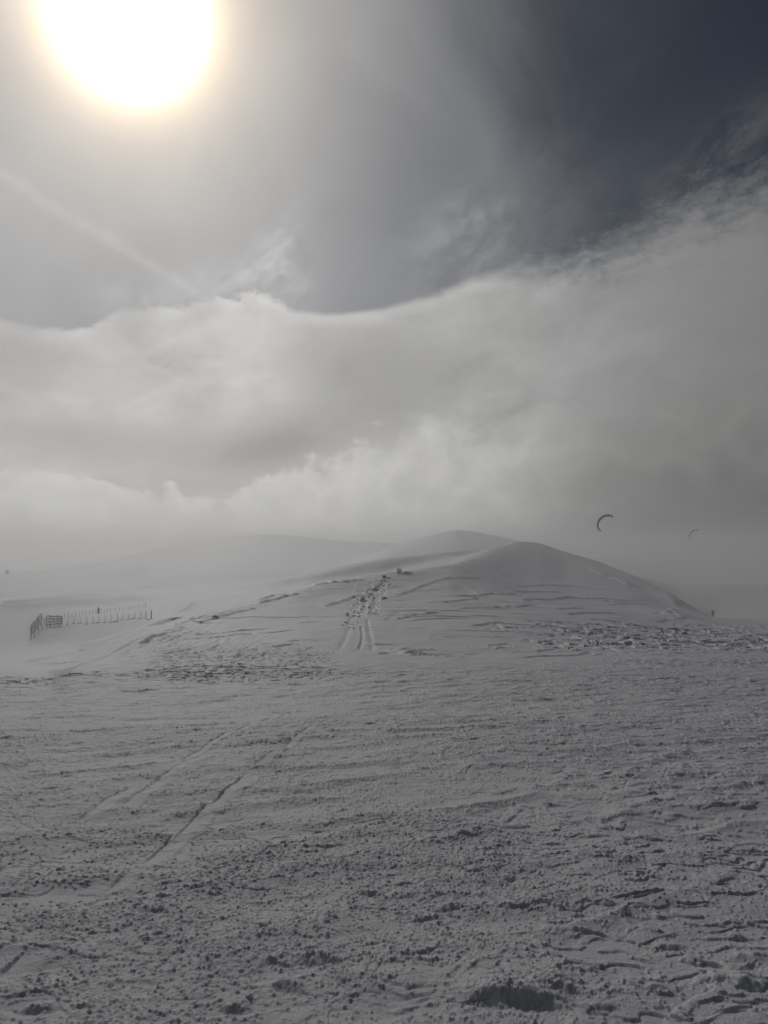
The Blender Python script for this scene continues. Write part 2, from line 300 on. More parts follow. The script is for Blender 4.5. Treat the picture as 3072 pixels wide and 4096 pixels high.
def base_z(u, D):
    fx = np.clip((u * F + CX - UX[0]) / (UX[1] - UX[0]), 0, NU - 1.001); fy = np.clip((np.log(np.maximum(D, 1.0)) - LD[0]) / (LD[1] - LD[0]), 0, len(LD) - 1.001)
    ix = fx.astype(int); iy = fy.astype(int); a = fx - ix; b = fy - iy
    a = a.astype(np.float64)
    return (ZT[iy, ix] * (1 - a) + ZT[iy, ix + 1] * a) * (1 - b) + (ZT[iy + 1, ix] * (1 - a) + ZT[iy + 1, ix + 1] * a) * b
def spot(x, y, dmin=1.2):
    """where the sight line through a photo pixel meets the land"""
    u = (x - CX) / F; D = np.exp(np.linspace(math.log(dmin), math.log(1500), 6000)); z = base_z(np.full_like(D, u), D)
    yy = HY - F * z / D; k = np.argmax(yy <= y)
    if yy[k] > y: k = int(np.argmin(np.abs(yy - y)))
    d = D[k]; return (u * d, d, z[k])
# ------------------------------------------------------------------ grid of the ground: bearing x range, finest where the photo looks
TH = R(33)
fine = np.linspace(-R(29.2), R(29.2), 1180)
side = np.linspace(R(29.2), R(180), 110)[1:]
theta = np.concatenate([-side[::-1], fine, side[:-1]])
segs = [(0.6, 2.4, .04), (2.4, 6, .0062), (6, 12, .015), (12, 25, .032), (25, 60, .065), (60, 135, .28), (135, 320, .8)]
rr = np.concatenate([np.arange(a, b, s) for a, b, s in segs] + [np.exp(np.linspace(math.log(320), math.log(1850), 120))])
TG, RG = np.meshgrid(theta, rr)
X = RG * np.sin(TG); Y = RG * np.cos(TG)
tcl = np.clip(TG, -TH, TH); U = np.tan(tcl); DD = RG * np.cos(tcl)
Z = base_z(U, DD)
wside = sstep(R(35), R(100), np.abs(TG)); Z = Z * (1 - wside) + wside * (-1.62 - .03 * RG + 4 * np.sin(RG * .012) * sstep(10, 200, RG))
PX = U * F + CX; PYb = HY - F * Z / np.maximum(DD, .1)            # photo column / row of the bare land, for laying out patches
# ---- wind and weather detail, in metres
x = X; y = Y
H = np.zeros_like(Z)
near = RG < 34
def part(mask, fn):
    out = np.zeros(Z.shape, np.float32); out[mask] = fn(X[mask], Y[mask]); return out
big = fbm(x / 5.0, y / 5.0, 3, 5)
m2 = fbm(x / 1.1 + 4, y / .8, 3, 9)
rough_zone = sstep(26, 17, RG) * 1.0
rough_zone = np.maximum(rough_zone, sstep(2480, 2530, PYb) * sstep(2650, 2590, PYb) * sstep(1900, 2200, PX) * 1.0)
smooth_right = sstep(1700, 2700, PX)
# soft undulation
H += .035 * fbm(x / 1.3, y / 1.0, 3, 21) * sstep(60, 20, RG) + .10 * fbm(x / 7, y / 6, 3, 23) * sstep(1.5, 12, RG)
H += .5 * fbm(x / 60, y / 60, 4, 27) * sstep(60, 250, RG) + 1.6 * (.4 - np.abs(fbm(x / 45, y / 90, 4, 28))) * sstep(400, 700, RG) * sstep(1300, 1000, RG)
# drifts whose broken edge faces the viewer
def drift(mask, ax, ay, seed, amp, thr=.15, soft=.10, warp=.35):
    def fn(a, b):
        wx = a + warp * ax * perlin(a / ax * 1.7, b / ay * .9, seed + 50); wy = b + warp * ay * perlin(a / ax * 1.9 + 7, b / ay * 1.3, seed + 51)
        f = fbm(wx / ax, wy / ay, 4, seed, .5)
        g = fbm(wx / ax, (wy + .12 * ay) / ay, 4, seed, .5)
        return amp * (sstep(thr - soft, thr, f) * .75 + .25 * np.clip((f - thr) * 3, 0, 1) - .35 * sstep(thr - soft, thr + soft, g) * (1 - sstep(thr - soft, thr, f)))
    return part(mask, fn)
near8 = RG < 30
H += drift(near8, .50, .34, 61, .012, .20, .12, .8) * rough_zone * (.6 + .5 * sstep(1300, 2400, PX))
H += drift(near8, .36, .17, 71, .009, .16, .10, .6) * rough_zone * (.5 + .8 * smooth_right)
H += drift((RG > 12) & (RG < 110), 2.2, 2.0, 81, .03, .22, .07) * rough_zone * sstep(13, 20, RG)
# knobbly crust
print('grid', Z.shape)
def ridge_fn(a, b):                                   # low wind ridges running obliquely
    p_, q_ = a * .92 + b * .38, b * .92 - a * .38
    return 1 - np.abs(fbm(p_ / 2.4, q_ / .85, 3, 35)) * 3.2
ridge = part(near, ridge_fn)
dens = part(near, lambda a, b: np.clip(.42 + 1.15 * fbm(a / .60, b / .42, 3, 31) + .75 * fbm(a / 2.6, b / 1.8, 2, 33), 0.0, .97)) + .35 * np.clip(ridge, 0, 1)
dens = np.clip(dens * (1 - .60 * smooth_right), 0, .97)
H += .030 * np.clip(ridge, 0, 1) * sstep(2, 5, RG) * sstep(34, 20, RG)
fade = sstep(33, 20, RG + 5 * perlin(X / 4, Y / 5, 37))
stripmask = np.zeros(Z.shape, np.float32)
# ski tracks: smooth strips with a groove along the left side (photo points)
def seg_dist(pts):
    best = np.full(Z.shape, 1e9, np.float32); side_ = np.zeros(Z.shape, np.float32); tt = np.zeros(Z.shape, np.float32); L0 = 0
    for (a, b) in zip(pts[:-1], pts[1:]):
        ax_, ay_ = a[0], a[1]; bx_, by_ = b[0], b[1]; L = math.hypot(bx_ - ax_, by_ - ay_); ex, ey = (bx_ - ax_) / L, (by_ - ay_) / L
        t = (X - ax_) * ex + (Y - ay_) * ey; tc_ = np.clip(t, 0, L); d = np.hypot(X - ax_ - tc_ * ex, Y - ay_ - tc_ * ey)
        s = (X - ax_) * ey - (Y - ay_) * ex                    # + right of travel
        k = d < best; best = np.where(k, d, best); side_ = np.where(k, s, side_); tt = np.where(k, L0 + tc_, tt); L0 += L
    return best, side_, tt, L0
def track(pix, wid, groove, gw, strength=1.0, lite=1.0):
    global H, stripmask
    pts = [spot(*p) for p in pix]; d, s, t, L = seg_dist(pts)
    ends = sstep(0, .25, t) * sstep(L, L - .25, t)
    n = perlin(X * 6, Y * 3, 91) * .25 * wid
    inside = sstep(-gw * 1.2, 0, s) * sstep(wid, wid * .7, s + n) * (d < wid * 1.3) * ends
    stripmask = np.maximum(stripmask, inside * strength)
    H += -groove * np.exp(-((s + gw * .3) / gw) ** 2) * (d < wid) * ends
    H += (groove * .55 + .010) * sstep(0, wid, s) * inside - groove * .2 * inside
track([(560, 3470), (760, 3290), (985, 3100)], .19, .012, .009)
track([(-60, 3960), (60, 3860), (150, 3790)], .17, .018, .010)
track([(400, 3590), (470, 3530), (540, 3480)], .14, .009, .015)
track([(290, 3310), (420, 3215), (545, 3150)], .16, .006, .02, .9)
track([(-100, 3560), (20, 3470), (60, 3445)], .16, .02, .02, .9)
track([(700, 3060), (900, 2950), (1180, 2840)], .12, .006, .02, .7)
track([(1010, 3080), (1120, 3010), (1260, 2900)], .14, .006, .02, .7)
track([(250, 3680), (380, 3610), (460, 3560)], .16, .01, .02, .8)
track([(480, 3240), (640, 3120), (800, 3020)], .16, .006, .02, .8)
keep = (1 - .92 * stripmask)
k1 = part(near, lambda a, b: nodules(a + .007 * perlin(a * 80, b * 80, 3), b + .007 * perlin(a * 90, b * 90, 4), .0205, dens[near], 101, .22, .62, 1.0))
k2 = part(near, lambda a, b: nodules(a + .014 * perlin(a * 45, b * 45, 5), (b + .014 * perlin(a * 50, b * 50, 6)) * 1.15, .043, np.clip(dens[near] - .25, 0, 1) * .9, 111, .16, .62, 1.0))
k3 = part(near, lambda a, b: nodules(a + .035 * perlin(a * 16, b * 16, 3), (b + .03 * perlin(a * 18, b * 18, 8)) * 1.2, .13, np.clip(dens[near] - .5, 0, 1) * .5, 121, .18, .55, .7))
H += (k1 * .0095 * sstep(28, 18, RG) + k2 * .0095 + k3 * .013 + .55 * dens * .018) * fade * keep
def fine_fn(a, b): return (0.006 * fbm(a * 26, b * 26, 3, 131, .6) + .009 * np.abs(fbm(a * 8, b * 8, 3, 141, .6))) * (.35 + .9 * dens[near])
H += part(near, fine_fn) * fade * (1 - .6 * stripmask)
# individual larger broken drifts: (photo x, y of the foot of the dark face, width px, height m, tilt)
lumps = [(2080, 4035, 460, .13, -.12), (1290, 3865, 270, .085, -.15), (1150, 3965, 150, .075, -.2), (2230, 3990, 210, .085, -.25), (935, 4035, 130, .06, .1), (1055, 3735, 75, .06, 0),
 (1790, 3655, 130, .055, .35), (1700, 3690, 140, .04, .3), (1870, 3350, 110, .05, 0), (2210, 3375, 120, .05, 0), (2220, 3230, 100, .06, -.2), (2460, 3175, 45, .06, 0), (2545, 3105, 40, .05, 0),
 (2460, 3045, 45, .06, 0), (2170, 2945, 40, .07, 0), (2255, 2918, 35, .05, 0), (2190, 2805, 90, .09, 0), (1925, 2772, 45, .06, 0), (260, 3115, 70, .09, 0), (190, 3170, 110, .07, .1), (535, 3262, 45, .06, 0),
 (270, 3365, 60, .06, .2), (1700, 3575, 60, .04, 0), (2040, 3525, 60, .06, 0), (1900, 3505, 60, .04, 0), (1280, 3400, 190, .045, .05), (2690, 3790, 140, .06, 0), (2960, 3760, 60, .06, 0), (3020, 3850, 180, .07, -.2),
 (2780, 3505, 70, .03, -.1), (1270, 2880, 110, .06, .1), (1180, 2920, 120, .06, .2), (1480, 2905, 60, .06, 0), (1250, 2480 + 310, 60, .05, 0), (2700, 3280, 60, .04, 0), (3000, 3240, 100, .045, .2), (2380, 3350, 150, .05, 0),
 (1960, 3440, 90, .04, 0), (1490, 3590, 90, .05, -.2), (1040, 3610, 120, .035, 0), (2560, 3940, 120, .05, -.3), (150, 4060, 160, .06, .1), (330, 4050, 120, .05, 0), (1620, 3560, 120, .045, .1), (1240, 3420, 120, .035, 0),
 (2890, 3560, 80, .04, 0), (610, 2905, 40, .05, 0), (1440, 2785, 100, .07, 0), (860, 3145, 60, .05, 0), (1070, 3180, 60, .04, 0), (1660, 3110, 90, .04, .1), (2290, 3120, 160, .04, 0), (1380, 3040, 60, .04, 0),
 (2960, 2730, 60, .08, 0), (2420, 4070, 140, .05, 0), (2860, 3940, 160, .06, .1), (3000, 3960, 90, .06, 0)]
for i, (lx, ly, lw, lh, tilt) in enumerate(lumps):
    lh *= .55
    ox, oy, _ = spot(lx, ly); W = lw / F * oy * .5
    msk = (np.abs(X - ox) < W * 1.5 + .1) & (np.abs(Y - oy) < W * 1.5 + lh * 6)
    if not msk.any(): continue
    a = X[msk] - ox; b = Y[msk] - oy
    dpt = max(W * .45, lh * 2.4)
    b = b - tilt * a - .16 * dpt * perlin(a / W * 2.1 + i, b * 0 + i * 3.3, 151) - .09 * dpt * perlin(a / .06 + i, b / .06 + i, 152)
    sx = np.clip(1 - (np.abs(a) / W) ** 2.2, 0, 1)
    face = sstep(-.15 * dpt, max(1.4 * lh, .03), b); tail = np.exp(-np.maximum(b, 0) / dpt * 1.5)
    hol_ = np.exp(-((b + .12 * dpt) / (.25 * dpt)) ** 2) * .22
    kn = nodules(X[msk], Y[msk], .034, .7, 301 + i)
    H[msk] += (lh * sx * (face * tail * (1 + .18 * perlin(a / .09, b / .09, 303)) - hol_) + .010 * kn * sx * face * tail).astype(H.dtype)
# wind terraces on the hump: long low steps
hz = sstep(2690, 2640, PYb) * (RG < 300) * sstep(34, 48, RG)
def terr(a, b):
    wy = b + 2.2 * perlin(a / 9, b / 14, 161) + .5 * perlin(a / 2.0, b / 4, 162) + a * .22 * 0
    f = (wy + .012 * a * a * .6) / 9.0 + .7 * fbm(a / 22, b / 14, 3, 163)
    k = f * 5.0; fr = k - np.floor(k)
    br = sstep(-.10, .28, fbm(a / 7, b / 5 + np.floor(k) * 3.1, 3, 164))
    return (sstep(0, .05, fr) * (1 - fr)) * br
tm = (RG > 20) & (RG < 300)
H += part(tm, terr) * .085 * hz * sstep(100, 1000, PX) * (1 - .75 * sstep(200, 120, RG) * sstep(1000, 1400, PX) * sstep(1850, 1500, PX) * sstep(80, 40, RG))
# banded edge of the hump on the left
H += part(tm, lambda a, b: np.abs(fbm((a + .04 * b) / .75, b / 6.5, 3, 171))) * .15 * sstep(2700, 2650, PYb) * sstep(2470, 2560, PYb) * sstep(1250, 800, PX) * sstep(350, 520, PX)
# scoured patches between the crust and the hump, and the wind-eaten band on the right
patchy = sstep(-.05, .25, fbm(X / 6, Y / 5, 3, 411))
H += drift((RG > 15) & (RG < 62), .55, .36, 413, .045, .12, .10, .7) * sstep(16, 24, RG) * sstep(2600, 2650, PYb - 60 * (1 - smooth_right)) * (.35 + .65 * patchy)
H += drift((RG > 20) & (RG < 110), 1.15, 1.3, 415, .13, .16, .10, .7) * sstep(2478, 2515, PYb + 18 * fbm(X / 3, Y / 3, 2, 418)) * sstep(2645, 2570, PYb) * sstep(1850, 2350, PX + 300 * fbm(X / 4, Y / 4, 2, 419)) * (.4 + .6 * sstep(-.15, .2, fbm(X / 2.5, Y / 3, 2, 420)))
H += drift((RG > 15) & (RG < 60), .8, .5, 417, .05, .15, .10, .7) * sstep(2560, 2610, PYb) * sstep(2740, 2700, PYb) * sstep(450, 700, PX) * sstep(1450, 1200, PX)
# smaller sastrugi over the middle ground
H += part((RG > 15) & (RG < 160), lambda a, b: np.maximum(0, fbm(a / 1.9, b / .8, 3, 181) - .18)) * .14 * sstep(16, 26, RG) * sstep(160, 90, RG) * (.35 + .65 * sstep(.0, .25, big))
# rough patches on the ridge
for (qx, qy, sx_, sy_, am) in [(2180, 2310, 110, 22, .35), (2090, 2290, 120, 18, .2), (1900, 2240, 120, 25, .25), (1480, 2410, 60, 90, .0), (2450, 2345, 60, 14, .25), (2680, 2450, 30, 10, .7)]:
    e = np.exp(-((PX - qx) / sx_) ** 2 - ((PYb - qy) / sy_) ** 2) * (RG > 30) * (RG < 260)
    mk = e > .02; H[mk] += (np.abs(fbm(X[mk] / 2.5, Y[mk] / 3.0, 4, 191)) * e[mk] * am).astype(H.dtype)
# trodden trail over the hump
trail_pix = [(1405, 2560), (1430, 2500), (1450, 2440), (1480, 2390), (1520, 2340), (1555, 2316)]
tp = [spot(*p) for p in trail_pix]; d, s, t, L = seg_dist(tp)
fr_ = t / L
churn = sstep(1.7, .9, d + .5 * perlin(X / 1.2, Y / 1.2, 201)) * sstep(.22, .38, fr_) * (RG > 20) * sstep(1.02, .97, fr_)
mk = churn > .01
H[mk] += (churn[mk] * (-.06 + .26 * np.abs(fbm(X[mk] / .8, Y[mk] / 1.6, 3, 205)))).astype(H.dtype)
for pix, ww, dep_ in [([(1360, 2600), (1385, 2545), (1395, 2510), (1405, 2470)], .14, .025), ([(1437, 2600), (1447, 2570), (1450, 2535), (1444, 2508)], .07, .09), ([(1490, 2610), (1485, 2560), (1476, 2520), (1470, 2480)], .12, .03)]:
    d, s, t, L = seg_dist([spot(*p) for p in pix]); g_ = np.exp(-(d / ww) ** 2) * (t > 0) * (t < L)
    H += -dep_ * g_ + dep_ * .1 * np.exp(-((d - ww * 1.8) / ww) ** 2) * (t > 0) * (t < L)
# wind-cut edges: long low steps whose small face looks at the viewer, (points), height m
def c1(*p): return [(a * .6173, 1950 + b * .6173) for a, b in p]
def c2(*p): return [(1024 + a * .6173, 1950 + b * .6173) for a, b in p]
def c3(*p): return [(2048 + a * .6173, 1950 + b * .6173) for a, b in p]
scarps = [(c1((830, 1052), (960, 985), (1120, 905), (1260, 862), (1400, 838), (1540, 790), (1659, 750)), .30), (c1((860, 1045), (1000, 985), (1170, 925), (1250, 925)), .22), (c1((900, 1030), (1060, 950), (1200, 905)), .16), (c1((1260, 890), (1390, 850), (1470, 845)), .24), (c1((1350, 860), (1530, 815), (1659, 780)), .18),
 (c1((1080, 1000), (1180, 955), (1250, 930)), .15), (c1((1000, 1010), (1100, 980)), .12), (c2((0, 755), (140, 720), (280, 688)), .26), (c2((0, 738), (110, 712), (180, 700)), .14), (c2((380, 640), (470, 622), (520, 617)), .22), (c2((560, 620), (620, 605), (700, 602)), .20), (c2((430, 775), (540, 745), (620, 715), (690, 700)), .13),
 (c2((880, 716), (1000, 670), (1120, 620), (1280, 586), (1450, 584)), .18), (c2((900, 858), (980, 838), (1040, 827), (1200, 812)), .20), (c2((1180, 712), (1400, 708), (1560, 700), (1690, 694)), .24), (c2((1200, 755), (1330, 735), (1440, 724)), .16), (c2((1280, 792), (1460, 786), (1659, 774)), .26), (c2((1380, 905), (1500, 890), (1590, 872)), .10),
 (c3((0, 640), (200, 634), (350, 640), (560, 662), (720, 685)), .20), (c3((0, 672), (160, 680), (330, 684)), .22), (c3((60, 742), (110, 724), (350, 717), (600, 728), (800, 748), (960, 772)), .32), (c3((0, 778), (140, 771)), .18), (c3((270, 797), (380, 788), (480, 787)), .16), (c3((340, 824), (520, 818), (700, 826)), .22), (c3((600, 765), (700, 758), (740, 762)), .16),
 (c3((480, 522), (540, 545), (600, 574)), .30), (c3((640, 582), (700, 606), (762, 636)), .35), (c3((350, 462), (420, 480), (470, 498)), .2), (c3((470, 690), (620, 700), (760, 725), (880, 742)), .22), (c3((880, 822), (940, 812), (1000, 816)), .14), (c3((1030, 790), (1050, 812), (1090, 835), (1140, 842)), .40), (c3((1040, 855), (1120, 848), (1190, 858)), .22), (c3((930, 878), (1000, 866), (1090, 872)), .26),
 (c3((1150, 893), (1300, 903), (1500, 934)), .20), (c3((560, 740), (700, 752), (880, 764)), .2), (c2((780, 1086), (850, 1075), (940, 1082), (1060, 1062), (1150, 1050)), .14), (c2((840, 1068), (900, 1078), (990, 1062)), .12), (c2((960, 1085), (1100, 1080), (1200, 1086)), .10), (c2((750, 1022), (880, 1020)), .06),
 (c3((60, 1108), (200, 1096), (400, 1090), (500, 1068)), .07), (c3((150, 1066), (220, 1058), (282, 1038)), .07), (c1((500, 1172), (545, 1160), (592, 1140)), .30), (c1((900, 1203), (960, 1190), (1025, 1167)), .14), (c1((430, 1298), (530, 1278), (640, 1272)), .09), (c1((550, 1250), (620, 1215), (700, 1185)), .12),
 (c1((340, 1146), (430, 1138), (520, 1130)), .10), (c1((0, 1288), (150, 1270), (300, 1248)), .05), (c2((200, 1000), (280, 992), (360, 995)), .12), (c2((60, 1045), (160, 1030), (250, 1020)), .09), (c2((820, 860), (880, 825), (900, 818)), .05), (c2((1500, 1030), (1620, 1020)), .06), (c2((690, 830), (800, 822)), .07)]
for i, (px_, h_) in enumerate(scarps):
    w_ = [spot(*p) for p in px_]; xs = [p[0] for p in w_]; ys = [p[1] for p in w_]
    mk = (X > min(xs) - 4) & (X < max(xs) + 4) & (Y > min(ys) - 3) & (Y < max(ys) + 8) & (np.abs(TG) < 1)
    if not mk.any(): continue
    a, b = X[mk], Y[mk]; b = b + .30 * perlin(a / 3.0 + i, b / 6, 401) + .06 * perlin(a / .5, b / 2 + i, 402)
    best = np.full(a.shape, 1e9); sd2 = np.zeros(a.shape); t2 = np.zeros(a.shape); L0 = 0
    for (p0, p1) in zip(w_[:-1], w_[1:]):
        L = math.hypot(p1[0] - p0[0], p1[1] - p0[1]); ex, ey = (p1[0] - p0[0]) / L, (p1[1] - p0[1]) / L
        t = (a - p0[0]) * ex + (b - p0[1]) * ey; tcl_ = np.clip(t, 0, L); d = np.hypot(a - p0[0] - tcl_ * ex, b - p0[1] - tcl_ * ey); k = d < best
        best = np.where(k, d, best); sd2 = np.where(k, (a - p0[0]) * ey - (b - p0[1]) * ex, sd2); t2 = np.where(k, L0 + t, t2); L0 += L
    e = sstep(-.3, .10 * L0, t2) * sstep(L0 + .3, .90 * L0, t2) * (.85 + .5 * perlin(t2 / (.12 * L0 + .2), t2 * 0 + i, 403))
    dm = np.median(ys); fw = .05 + .006 * dm; h_ = min(h_, 6.5 / F * dm)
    H[mk] += (h_ * 1.15 * np.clip(e, 0, 1) * np.where(sd2 < 0, np.exp(sd2 / (.9 + .02 * dm)), sstep(fw, 0, sd2))).astype(H.dtype)
# far piste marks
for pix, ww, dep_ in [([(730, 2450), (760, 2430), (782, 2405)], .8, .25), ([(350, 2570), (480, 2535), (610, 2500), (700, 2470)], .9, .5), ([(90, 2650), (200, 2625), (320, 2600)], .35, .15), ([(0, 2705), (120, 2695), (240, 2685)], .2, .06),
                      ([(0, 2408), (200, 2394), (420, 2378)], 1.5, .5), ([(0, 2420 - 18), (300, 2360), (560, 2345), (640, 2352)], 2.0, .6)]:
    d, s, t, L = seg_dist([spot(*p) for p in pix]); g_ = np.exp(-(d / ww) ** 2) * (t > 0) * (t < L); H += -dep_ * g_
Z = Z + H
# ------------------------------------------------------------------ snow material
def snow_material():
    m = bpy.data.materials.new('snow'); m.use_nodes = True; t = NT(m.node_tree); b = t.n['Principled BSDF']
    o = t.n.new('ShaderNodeTexCoord').outputs['Object']
    n1 = t.noise(o, .6, 4, .5); n2 = t.noise(o, 9, 5, .6)
    t.put(b.inputs['Base Color'], t.mix(t.mad(n1, .6, t.mul(n2, .4)), (.68, .69, .71), (.77, .775, .785)))
    b.inputs['Specular IOR Level'].default_value = .42
    t.put(b.inputs['Roughness'], t.mad(n2, .2, .44))
    bu = t.n.new('ShaderNodeBump'); bu.inputs['Strength'].default_value = .9; bu.inputs['Distance'].default_value = .006
    t.l.new(t.noise(o, 140, 3, .7), bu.inputs['Height'])
    bu2 = t.n.new('ShaderNodeBump'); bu2.inputs['Strength'].default_value = .35; bu2.inputs['Distance'].default_value = .02
    t.l.new(t.noise(o, 26, 5, .65), bu2.inputs['Height']); t.l.new(bu.outputs[0], bu2.inputs['Normal'])
    t.l.new(bu2.outputs[0], b.inputs['Normal'])
    return m
SNOW = snow_material()
nr, nc = Z.shape
me = bpy.data.meshes.new('ground')
co = np.stack([X, Y, Z], -1).reshape(-1, 3).astype(np.float32)
co = np.concatenate([co, np.array([[0, 0, -1.66]], np.float32)]); ctr = len(co) - 1
i0 = (np.arange(nr - 1)[:, None] * nc + np.arange(nc)[None, :]); i1 = (np.arange(nr - 1)[:, None] * nc + (np.arange(nc)[None, :] + 1) % nc)
quads = np.stack([i0, i1, i1 + nc, i0 + nc], -1).reshape(-1, 4)[:, ::-1]
tris = np.stack([np.full(nc, ctr), (np.arange(nc) + 1) % nc, np.arange(nc)], -1)
li = np.concatenate([quads.ravel(), tris.ravel()]).astype(np.int32)
ls = np.concatenate([np.arange(len(quads)) * 4, len(quads) * 4 + np.arange(len(tris)) * 3]).astype(np.int32)
me.vertices.add(len(co)); me.vertices.foreach_set('co', co.ravel())
me.loops.add(len(li)); me.loops.foreach_set('vertex_index', li)
me.polygons.add(len(ls)); me.polygons.foreach_set('loop_start', ls)
me.polygons.foreach_set('use_smooth', np.ones(len(ls), bool)); me.update(calc_edges=True)
ground = link_mesh('ground', me, SNOW); tag(ground, kind='structure')
def surf(X0, Y0):
    """height of the finished ground under a point"""
    rg = math.hypot(X0, Y0); th = math.atan2(X0, Y0); j = int(np.argmin(np.abs(theta - th))); i = int(np.clip(np.searchsorted(rr, rg), 1, nr - 1))
    a = (rg - rr[i - 1]) / (rr[i] - rr[i - 1]); return float(Z[i - 1, j] * (1 - a) + Z[i, j] * a)
def stand(px, py, dmin=1.2):
    p = spot(px, py, dmin); return Vector((p[0], p[1], surf(p[0], p[1])))
print('ground z range', float(co[:, 2].min()), float(co[:, 2].max()))
# ------------------------------------------------------------------ haze
HZ = bpy.data.materials.new('haze'); HZ.use_nodes = True; t = NT(HZ.node_tree); t.n.clear()
pv = t.n.new('ShaderNodeVolumePrincipled'); pv.inputs['Color'].default_value = (1.0, 1.0, 1.0, 1); pv.inputs['Density'].default_value = 0.0017; pv.inputs['Anisotropy'].default_value = .77
ou = t.n.new('ShaderNodeOutputMaterial'); t.l.new(pv.outputs[0], ou.inputs['Volume'])
bm = bmesh.new(); bmesh.ops.create_cube(bm, size=1)
zlo, zhi = float(co[:, 2].min()) - 1.0, max(float(co[:, 2].max()), 14.0) + 2.0
for v in bm.verts: v.co = Vector((v.co.x * 3900, v.co.y * 3900, zlo if v.co.z < 0 else zhi))
hz_o = bm_obj('haze', bm, HZ); tag(hz_o, kind='stuff')

# ------------------------------------------------------------------ small builders
def tube(bm, pts, rad, n=6, cap=True):
    rings = []
    for i, p in enumerate(pts):
        p = Vector(p); q = Vector(pts[min(i + 1, len(pts) - 1)]) - Vector(pts[max(i - 1, 0)]); q.normalize()
        a = q.orthogonal().normalized(); b = q.cross(a); r = rad[i] if isinstance(rad, (list, tuple)) else rad
        if rings:                                              # keep the ring from twisting
            a = (pa - q * pa.dot(q)).normalized(); b = q.cross(a)
        pa = a
        rings.append([bm.verts.new(p + (a * math.cos(t_ * math.tau / n) + b * math.sin(t_ * math.tau / n)) * r) for t_ in range(n)])
    for r0, r1 in zip(rings[:-1], rings[1:]):
        for k in range(n): bm.faces.new((r0[k], r0[(k + 1) % n], r1[(k + 1) % n], r1[k]))
    if cap: bm.faces.new(rings[0][::-1]); bm.faces.new(rings[-1])
def plank(bm, a, b, wid, th, up=Vector((0, 0, 1))):
    a, b = Vector(a), Vector(b); d = (b - a).normalized(); sd_ = d.cross(up).normalized() * th / 2; u = up * wid / 2
    v = [bm.verts.new(p + s1 * sd_ + s2 * u) for p in (a, b) for s1, s2 in ((-1, -1), (1, -1), (1, 1), (-1, 1))]
    for f in ((3, 2, 1, 0), (4, 5, 6, 7), (0, 1, 5, 4), (1, 2, 6, 5), (2, 3, 7, 6), (3, 0, 4, 7)): bm.faces.new([v[i] for i in f])
rnd = random.Random(7)
WOOD = mat_simple('fog_paled_wood', (.72, .72, .73), .85, (.45, .45, .45), 14, .4)  # fading in fog is put into the colour: wood lightened almost to white
WOODD = mat_simple('dark_wood', (.10, .095, .09), .85, (.05, .048, .045), 14, .4)
RIME = mat_simple('rime', (.62, .63, .65), .7, (.45, .46, .48), 12)
DARKCLOTH = mat_simple('dark_cloth', (.012, .013, .017), .8, (.02, .02, .025), 30)
CLOTH2 = mat_simple('jacket_cloth', (.018, .016, .022), .75, (.03, .03, .035), 25)
SKIN = mat_simple('skin', (.45, .28, .2), .6, (.38, .22, .16), 10)
ROCK = mat_simple('rock', (.10, .10, .105), .9, (.03, .03, .033), 5, .8)
BARK = mat_simple('bark', (.09, .075, .06), .9, (.05, .045, .04), 20, .5)
LEAF = mat_simple('frosted_leaf', (.30, .31, .30), .85, (.10, .105, .095), 7)
NEEDLE = mat_simple('needles', (.06, .07, .06), .9, (.16, .17, .17), 3)
ORD = 'first second third fourth fifth sixth seventh eighth ninth tenth eleventh twelfth thirteenth fourteenth fifteenth sixteenth seventeenth eighteenth nineteenth twentieth'.split()
def ordn(i):
    if i < 20: return ORD[i]
    return 'twenty-' + ORD[i - 20] if i < 29 else ('thirtieth' if i == 29 else 'thirty-' + ORD[i - 30])
# ------------------------------------------------------------------ two rows of fence posts in the left valley
def crop(cx, cy): return 50 + cx / 2.552, 2350 + cy / 2.552
def post_mesh(h, r, seed):
    q = random.Random(seed); bm = bmesh.new(); lean = Vector((q.uniform(-.05, .05), q.uniform(-.05, .05), 0))
    tube(bm, [Vector((0, 0, -.4)), Vector((0, 0, h * .4)) + lean * .5, Vector((0, 0, h * .95)) + lean, Vector((0, 0, h)) + lean], [r, r * .97, r * .9, r * .6], 7)
    return bm
nearp = [(566, 316, 382), (628, 305, 372), (698, 305, 365), (760, 300, 378), (822, 295, 368), (884, 287, 362), (946, 283, 358), (1008, 270, 357), (1071, 262, 350), (1125, 268, 333), (1187, 268, 332), (1249, 252, 320), (1309, 240, 322), (1363, 237, 314), (1416, 232, 325)]
for i, (cx, ct, cb) in enumerate(nearp[::-1]):
    x0, yb = crop(cx, cb); p = stand(x0, yb, 60); h = (cb - ct) / 2.552 / F * p.y
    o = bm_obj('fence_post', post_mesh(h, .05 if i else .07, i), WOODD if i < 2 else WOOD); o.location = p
    tag(o, ('dark wooden fence post, tallest and rightmost of the nearer row' if i == 0 else 'thin wooden fence post, %s from the right end of the nearer row' % ordn(i)), 'fence post', 'posts in the nearer fence row')
    bm = bmesh.new(); bmesh.ops.create_icosphere(bm, subdivisions=2, radius=1)
    q = random.Random(i + 50)
    for v in bm.verts: v.co = Vector((v.co.x * (.45 if i % 3 else .9), v.co.y * .30, v.co.z * .12 * q.uniform(.85, 1.1) - .02))
    bm_obj('rime', bm, RIME, o, True)
